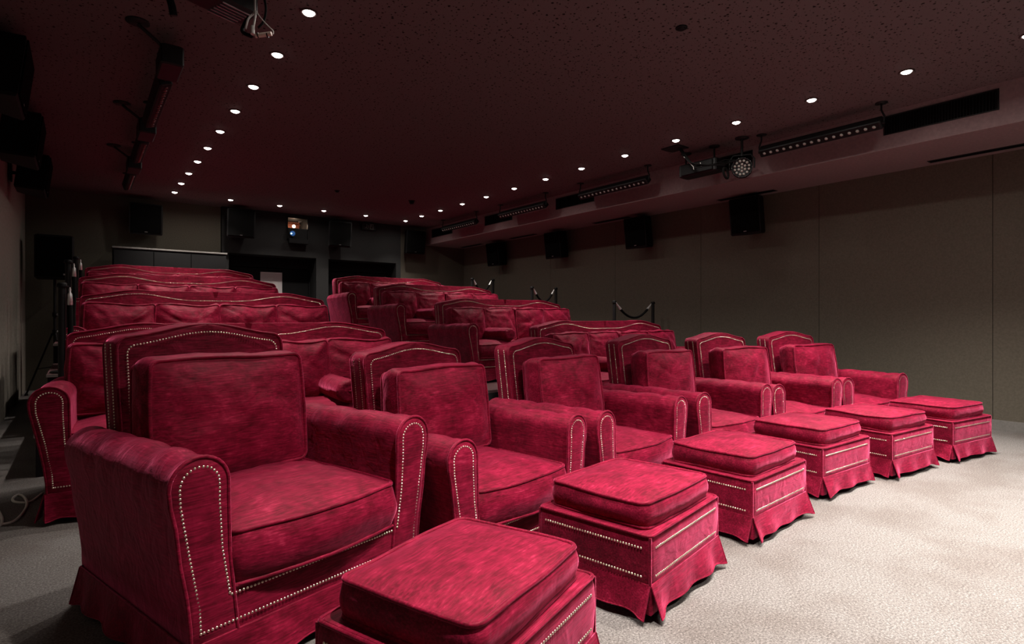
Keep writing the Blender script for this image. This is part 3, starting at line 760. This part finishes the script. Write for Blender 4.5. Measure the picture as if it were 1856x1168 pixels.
t = thing('ceiling_bracket', 'flat black ceiling plate with knotted cables hanging from it, before the bulkhead', 'bracket', (5.50, 4.05, CEIL))
g = G(); g.box(-.10, .10, -.12, .12, -.014, 0, .003); g.build('plate', M['black'], t)
random.seed(4)
for k in range(4):
    g = G()
    q = [Vector((.0 + .02 * k, -.05, -.01)), Vector((.05, -.08 - .01 * k, -.10)), Vector((.03 + .02 * k, -.16, -.19)), Vector((.06, -.26 + .02 * k, -.23 - .015 * k)), Vector((.10, -.42, -.27)), Vector((.14, -.55, -.30 + .02 * k)), Vector((.18, -.66, -.26))]
    g.tube([p + Vector((random.uniform(-.012, .012),) * 3) for p in q], .006, 6); g.build('cable', M['rope'], t)
g = G(); g.tube([(.15 + .045 * math.cos(a), -.56 + .012 * math.sin(a), -.385 + .06 * math.sin(a)) for a in [2 * PI * k / 20 for k in range(20)]], .013, 7, closed=True); g.build('cable_coil', M['rope'], t)
g = G(); g.tube([(.03, -.10, -.12), (.05, -.16, -.20), (.07, -.20, -.25), (.05, -.22, -.29)], .0035, 6); g.build('cable', M['greycable'], t, label='thin grey cable'); g = G(); g.tube([(.09, -.28, -.22), (.08, -.30, -.27)], .005, 6); g.build('cable', M['greycable'], t, label='thin grey cable')
# big stage light at the upper left with its fins, cables and pale connector
t = thing('stage_projector', 'black finned stage light at the upper left edge, trailing cables', 'stage light', (.62, 3.66, 2.99), math.radians(20))
g = G(); g.box(-.20, .22, -.10, .10, -.06, .10, .02); g.build('housing', M['black'], t)
g = G(); g.lathe((0, 0, 0), [(.001, -.02), (.07, -.02), (.085, .0), (.085, .10), (.07, .12), (.001, .12)], 22); g.xf(lambda v: Vector((-.20 - v.z, v.x, v.y + .01))); g.build('lens_barrel', M['blackplastic'], t)
for k in range(6):
    g = G(); g.box(.0, .17, -.085 + k * .032, -.081 + k * .032, -.068, -.060, .001); g.build('cooling_fin', M['fin'], t)
g = G(); g.box(-.03, .03, -.03, .03, .10, .098); g.build('mount', M['black'], t)
def P3(u, v, Z):
    d = ray(u, v); return Vector((0, 0, EYE)) + d * Z
t = thing('cable_bundle', 'hank of grey and black cables hanging at the upper left with a pale connector', 'cable', (.80, 3.42, 2.9))
def wpt(pts, r, m, nm, lab=None):
    g = G(); q = [P3(u, v, Z) - Vector((.80, 3.42, 2.9)) for u, v, Z in pts]
    sm_ = []
    for i in range(len(q) - 1):
        a, b, c, d = q[max(0, i - 1)], q[i], q[i + 1], q[min(len(q) - 1, i + 2)]
        for k in range(5):
            s = k / 5; sm_.append(.5 * ((2 * b) + (c - a) * s + (2 * a - 5 * b + 4 * c - d) * s * s + (-a + 3 * b - 3 * c + d) * s ** 3))
    g.tube(sm_ + [q[-1]], r, 7); return g.build(nm, m, t, label=lab)
wpt([(462, -14, 3.3), (462, 8, 3.28), (461, 22, 3.25), (450, 34, 3.22), (445, 52, 3.22)], .006, M['greycable'], 'cable', 'grey cable')
wpt([(463, 20, 3.24), (462, 34, 3.22), (458, 56, 3.2)], .006, M['greycable'], 'cable', 'grey cable')
wpt([(464, 20, 3.24), (474, 34, 3.22), (486, 47, 3.2), (495, 56, 3.2), (495, 62, 3.2)], .003, M['whitecable'], 'cable', 'thin white cable')
wpt([(476, -14, 3.3), (482, 14, 3.27), (478, 38, 3.24), (468, 50, 3.22)], .007, M['rope'], 'cable')
wpt([(452, 30, 3.24), (442, 46, 3.24), (440, 58, 3.22), (456, 66, 3.2)], .011, M['rope'], 'cable')
wpt([(458, 48, 3.2), (458, 62, 3.19)], .012, M['greycable'], 'plug', 'grey plug')
wpt([(463, 65, 3.19), (478, 63, 3.19), (492, 61, 3.19)], .0125, M['beige'], 'connector', 'pale beige cable connector')
g = G()
for u in (467, 484):
    p = P3(u, 64.2, 3.19) - Vector((.80, 3.42, 2.9)); q = P3(u + 2, 63.9, 3.19) - Vector((.80, 3.42, 2.9)); g.tube([p, q], .0145, 12)
g.build('connector_ring', M['black'], t)
t = thing('ceiling_hook', 'small black ceiling bracket at the top left edge beside the stage light', 'bracket', (.42, 3.98, CEIL))
g = G(); g.lathe((0, 0, 0), [(.001, 0), (.05, 0), (.05, -.012), (.001, -.014)], 18); g.build('plate', M['black'], t)
g = G(); g.tube([(0, 0, -.01), (.02, 0, -.08), (.03, .01, -.13)], .022, 8); g.build('clamp', M['blackplastic'], t)

# ================================================================== loudspeakers
def speaker(loc, rz, w_, h_, d_, label, grp, tilt=.12):
    """wedge cabinet, grille to -Y, hung from a wall bracket behind"""
    t = thing('loudspeaker', label, 'speaker', loc, rz, grp); R = Matrix.Rotation(tilt, 4, 'X')
    g = G(); r0 = [(-w_ / 2, -d_ / 2), (w_ / 2, -d_ / 2), (w_ * .30, d_ / 2), (-w_ * .30, d_ / 2)]
    rings = []
    for z, s in ((-h_ / 2, .94), (-h_ / 2 + .02, 1), (h_ / 2 - .02, 1), (h_ / 2, .94)): rings.append([(x * s, y * s, z) for x, y in r0])
    g.rings(rings, smooth=False); g.xf(lambda v: R @ v); g.build('cabinet', M['blackplastic'], t)
    g = G(); g.box(-w_ * .45, w_ * .45, -d_ / 2 - .012, -d_ / 2, -h_ * .44, h_ * .46, .004); g.xf(lambda v: R @ v); g.build('grille', M['blackcloth'], t)
    g = G(); g.box(-.02, .02, -d_ / 2 - .014, -d_ / 2 - .012, -h_ * .42, -h_ * .40); g.xf(lambda v: R @ v); g.build('badge', M['fin'], t)
    g = G(); g.tube([(0, d_ * .3, 0), (0, d_ / 2 + .06, 0)], .02, 8); g.box(-.06, .06, d_ / 2 + .05, d_ / 2 + .065, -.10, .10); g.build('wall_bracket', M['black'], t)
for x, z, y, lab in ((.84, 2.72, 11.09, 'black loudspeaker high on the olive back wall above the partition'), (2.24, 2.78, 10.985, 'black loudspeaker left of the projection window'), (4.02, 2.75, 10.985, 'black loudspeaker right of the projection window'), (5.72, 2.74, 11.09, 'black loudspeaker in the far right corner of the back wall')):
    speaker((x, y - .10, z), 0, .46, .50, .26, lab, 'loudspeakers on the back wall')
for i, y in enumerate((3.95, 5.77, 7.70, 9.58)):
    speaker((XR - .20, y, 2.44), -PI / 2, .42, .48, .26, 'black loudspeaker on the right wall under the bulkhead, %s from the camera' % ord5[i], 'loudspeakers on the right wall')
for i, y in enumerate((5.25, 7.05, 8.75)):
    speaker((XL + .22, y, 2.80), PI / 2, .62, .42, .28, 'large black loudspeaker on the left wall, %s from the camera' % ord5[i], 'loudspeakers on the left wall')
# tripod speaker in the far left corner
t = thing('speaker_stand', 'black tripod stand in the far left corner carrying a loudspeaker', 'stand', (-.30, 10.45, 0))
g = G(); g.cyl((0, 0), .018, .35, 1.66, 14); g.build('pole', M['black'], t)
for za, zb_ in ((.85, .93), (1.12, 1.18)):
    g = G(); g.cyl((0, 0), .03, za, zb_, 14); g.build('collar', M['blackplastic'], t)
for z in (.90, 1.15):
    g = G(); g.lathe((.03, -.02, z), [(.001, -.018), (.016, -.012), (.018, 0), (.012, .016), (.001, .018)], 12); g.build('knob', M['fin'], t)
for k in range(3):
    a = -PI / 2 + 2 * PI * k / 3 + .35; c, s = math.cos(a), math.sin(a)
    g = G(); g.tube([(.03 * c, .03 * s, .88), (.32 * c, .32 * s, .02)], .012, 8); lg = g.build('leg', M['black'], t)
    g = G(); g.tube([(.02 * c, .02 * s, .40), (.20 * c, .20 * s, .37)], .007, 6); g.build('brace', M['black'], t)
    g = G(); g.lathe((.32 * c, .32 * s, 0), [(.001, 0), (.022, 0), (.022, .02), (.012, .035)], 12); g.build('rubber_foot', M['foot'], lg)
t = thing('loudspeaker', 'black loudspeaker on the tripod stand in the far left corner', 'speaker', (-.30, 10.45, 1.66))
g = G(); g.box(-.22, .22, -.20, .20, 0, .62, .02); g.build('cabinet', M['blackplastic'], t)
g = G(); g.box(-.20, .20, -.215, -.20, .03, .59, .005); g.build('grille', M['blackcloth'], t)
g = G(); g.box(.10, .14, -.218, -.215, .05, .07); g.build('badge', M['fin'], t)

# projector under the booth window
t = thing('film_projector', 'black projector with a glowing blue lens below the booth window', 'projector', ((W0 + W1) / 2 - .02, FW - .06, 2.60))
# its box is set in the lower half of the window opening
g = G(); g.box(-.17, .19, -.08, .02, -.09, -.0, .006); g.box(-.17, .19, .0, .30, .0, .19, .006); g.build('projector_body', M['blackplastic'], t)
g = G(); g.lathe((0, 0, 0), [(.001, 0), (.05, 0), (.062, -.01), (.062, .05), (.001, .05)], 24); g.xf(lambda v: Vector((v.x - .10, v.z - .045, v.y + .10))); lb = g.build('lens_barrel', M['black'], t)
g = G(); g.lathe((0, 0, 0), [(.001, -.012), (.03, -.009), (.048, 0), (.001, 0)], 24); g.xf(lambda v: Vector((v.x - .10, v.z - .046, v.y + .10))); g.build('lens', M['bluelens'], lb, label='glowing blue lens')
g = G(); g.lathe((0, 0, 0), [(.001, -.016), (.012, -.014), (.016, -.008), (.001, -.006)], 16); g.xf(lambda v: Vector((v.x - .125, v.z - .046, v.y + .095))); g.build('lens_core', M['bluecore'], lb, label='bright spot in the lens')
# exit sign
t = thing('exit_sign', 'small unlit exit sign with running figure and arrow at the top of the back wall', 'sign', (4.72, FW - .05, 2.985))
g = G(); g.box(-.15, .15, -.02, .02, -.07, .07, .004); g.cyl((-.08, 0), .005, .07, CEIL - 2.985, 8); g.cyl((.08, 0), .005, .07, CEIL - 2.985, 8); g.build('sign_box', M['black'], t)
g = G(); g.box(.02, .10, -.022, -.02, -.055, .055); g.box(-.015, .0, -.022, -.02, -.03, .03)
g.dome((-.05, -.021, .035), (0, -1, 0), .012); g.tube([(-.05, -.021, .02), (-.055, -.021, -.01), (-.035, -.021, -.05)], .006, 6); g.tube([(-.055, -.021, -.01), (-.08, -.021, -.04)], .006, 6); g.tube([(-.05, -.021, .015), (-.025, -.021, .0)], .005, 6)
g.build('pictogram', M['signwhite'], t)
g = G(); g.box(.045, .075, -.023, -.022, -.04, .0); g.box(.055, .09, -.023, -.022, .01, .035); g.build('door_symbol', M['black'], t)
# notice on the left-hand door
t = thing('notice', 'pale paper notice with lines of print on the left-hand back door', 'notice', (2.93, FW + .414, 0))
g = G(); g.box(-.20, .20, 0, .004, 1.52, 1.985); nt_ = g.build('paper', M['paper'], t)
g = G()
def bar(x, z, w_, h_): g.box(x - w_ / 2, x + w_ / 2, -.0015, 0, z - h_ / 2, z + h_ / 2)
bar(0, 1.972, .36, .012)
for x, z, w_ in ((-.015, 1.87, .10), (-.055, 1.865, .02), (-.075, 1.80, .09), (.065, 1.80, .11), (-.08, 1.775, .07), (.07, 1.775, .10), (-.075, 1.74, .10), (.065, 1.74, .10), (-.08, 1.70, .08), (.07, 1.70, .11), (0, 1.64, .16), (0, 1.61, .12)): bar(x, z, w_, .011)
g.build('print', M['printink'], t)

# ================================================================== rope barriers
def post(x, y, z, label, grp, h=1.045):
    t = thing('barrier_post', label, 'post', (x, y, z), 0, grp)
    g = G(); g.lathe((0, 0, 0), [(.001, 0), (.14, 0), (.145, .01), (.13, .022), (.03, .034), (.03, .036)], 26); g.build('base', M['black'], t)
    g = G(); g.cyl((0, 0), .024, .03, h - .03, 16); g.build('pole', M['black'], t)
    g = G(); g.lathe((0, 0, h), [(.024, -.03), (.03, -.028), (.03, -.002), (.022, .004), (.001, .006)], 18); g.tube([(.042 * math.cos(a), .0, h - .02 + .0 * a) if False else (.034 * math.cos(a), .034 * math.sin(a), h - .022) for a in [2 * PI * k / 16 for k in range(16)]], .004, 6, closed=True); g.build('cap', M['blackplastic'], t)
def rope(a, b, sag, label, hang=False):
    a, b = Vector(a), Vector(b); t = thing('barrier_rope', label, 'rope', tuple(a), 0)
    n = 26; pts = [Vector(((b - a) * (i / n))) + Vector((0, 0, -4 * sag * (i / n) * (1 - i / n))) for i in range(n + 1)]
    k = 4
    g = G(); g.tube(pts[k - 1:-(k - 1)], lambda s: .017 + .0012 * math.sin(s * 160), 9); g.build('rope_body', M['rope'], t)
    for seg in (pts[:k], pts[::-1][:k]):
        g = G(); g.tube(seg, lambda s: [.006, .012, .016, .020][min(3, int(s * 3.99))], 10); g.build('snap_end', M['chrome'], t, label='chrome snap end')
fr = [(6.04, 6.88, 5.48, .30, 'lowest'), (5.92, 6.45, 7.18, .57, 'middle'), (5.82, 6.30, 8.82, .80, 'highest')]
for xa, xb_, y, z, lvl in fr:
    if lvl == 'lowest': xb_ = 6.90
    post(xa, y, z, 'black rope barrier post nearer the sofas on the %s platform, right aisle' % lvl, 'right aisle posts')
    post(xb_, y, z, 'black rope barrier post nearer the right wall on the %s platform' % lvl, 'right aisle posts')
    rope((xa + .040, y, z + 1.015), (xb_ - .040, y, z + 1.015), .21, 'black braided barrier rope with chrome ends on the %s platform, right aisle' % lvl)
def hangrope(x, y, z, label):
    t = thing('barrier_rope', label, 'rope', (x, y, z), 0)
    g = G(); g.tube([(0, 0, -.13), (.004, -.004, -.3), (-.004, 0, -.5), (0, 0, -.62)], .017, 9); g.build('rope_body', M['rope'], t)
    g = G(); g.lathe((0, 0, 0), [(.004, 0), (.008, -.02), (.006, -.035), (.014, -.05), (.018, -.13), (.001, -.135)], 12); g.build('snap_end', M['chrome'], t, label='chrome snap end')
for (x, y, z, h, w_) in ((-.11, 5.27, .30, 1.06, 'lowest'), (-.10, 7.02, .57, 1.10, 'middle'), (-.05, 8.70, .80, 1.05, 'highest')):
    post(x, y, z, 'black rope barrier post on the %s platform by the left aisle' % w_, 'left aisle posts', h)
    hangrope(x + .045, y - .02, z + h - .03, 'black barrier rope hanging unhooked from the left aisle post of the %s platform' % w_)
# pale cable looped on the floor at the left edge
t = thing('floor_cable', 'pale grey cable looped on the floor at the left edge', 'cable', (-.33, 4.5, 0))
def F(u, v, z=.006):
    d = ray(u, v); k = (z - EYE) / d.z; return d * k + Vector((0, 0, EYE)) - Vector((-.33, 4.5, 0))
def spline(q, k=6):
    o = []
    for i in range(len(q) - 1):
        a, b, c, d = q[max(0, i - 1)], q[i], q[i + 1], q[min(len(q) - 1, i + 2)]
        o += [.5 * ((2 * b) + (c - a) * (s / k) + (2 * a - 5 * b + 4 * c - d) * (s / k) ** 2 + (-a + 3 * b - 3 * c + d) * (s / k) ** 3) for s in range(k)]
    return o + [q[-1]]
g = G(); g.tube(spline([F(*p) for p in ((-30, 920), (-8, 922), (3, 938), (2, 952), (-10, 953), (4, 951), (26, 945), (43, 928), (49, 912), (42, 900), (32, 898), (24, 903), (26, 910), (52, 911), (70, 900), (76, 895))]), .0075, 8); g.build('cable', M['whitecable'], t)
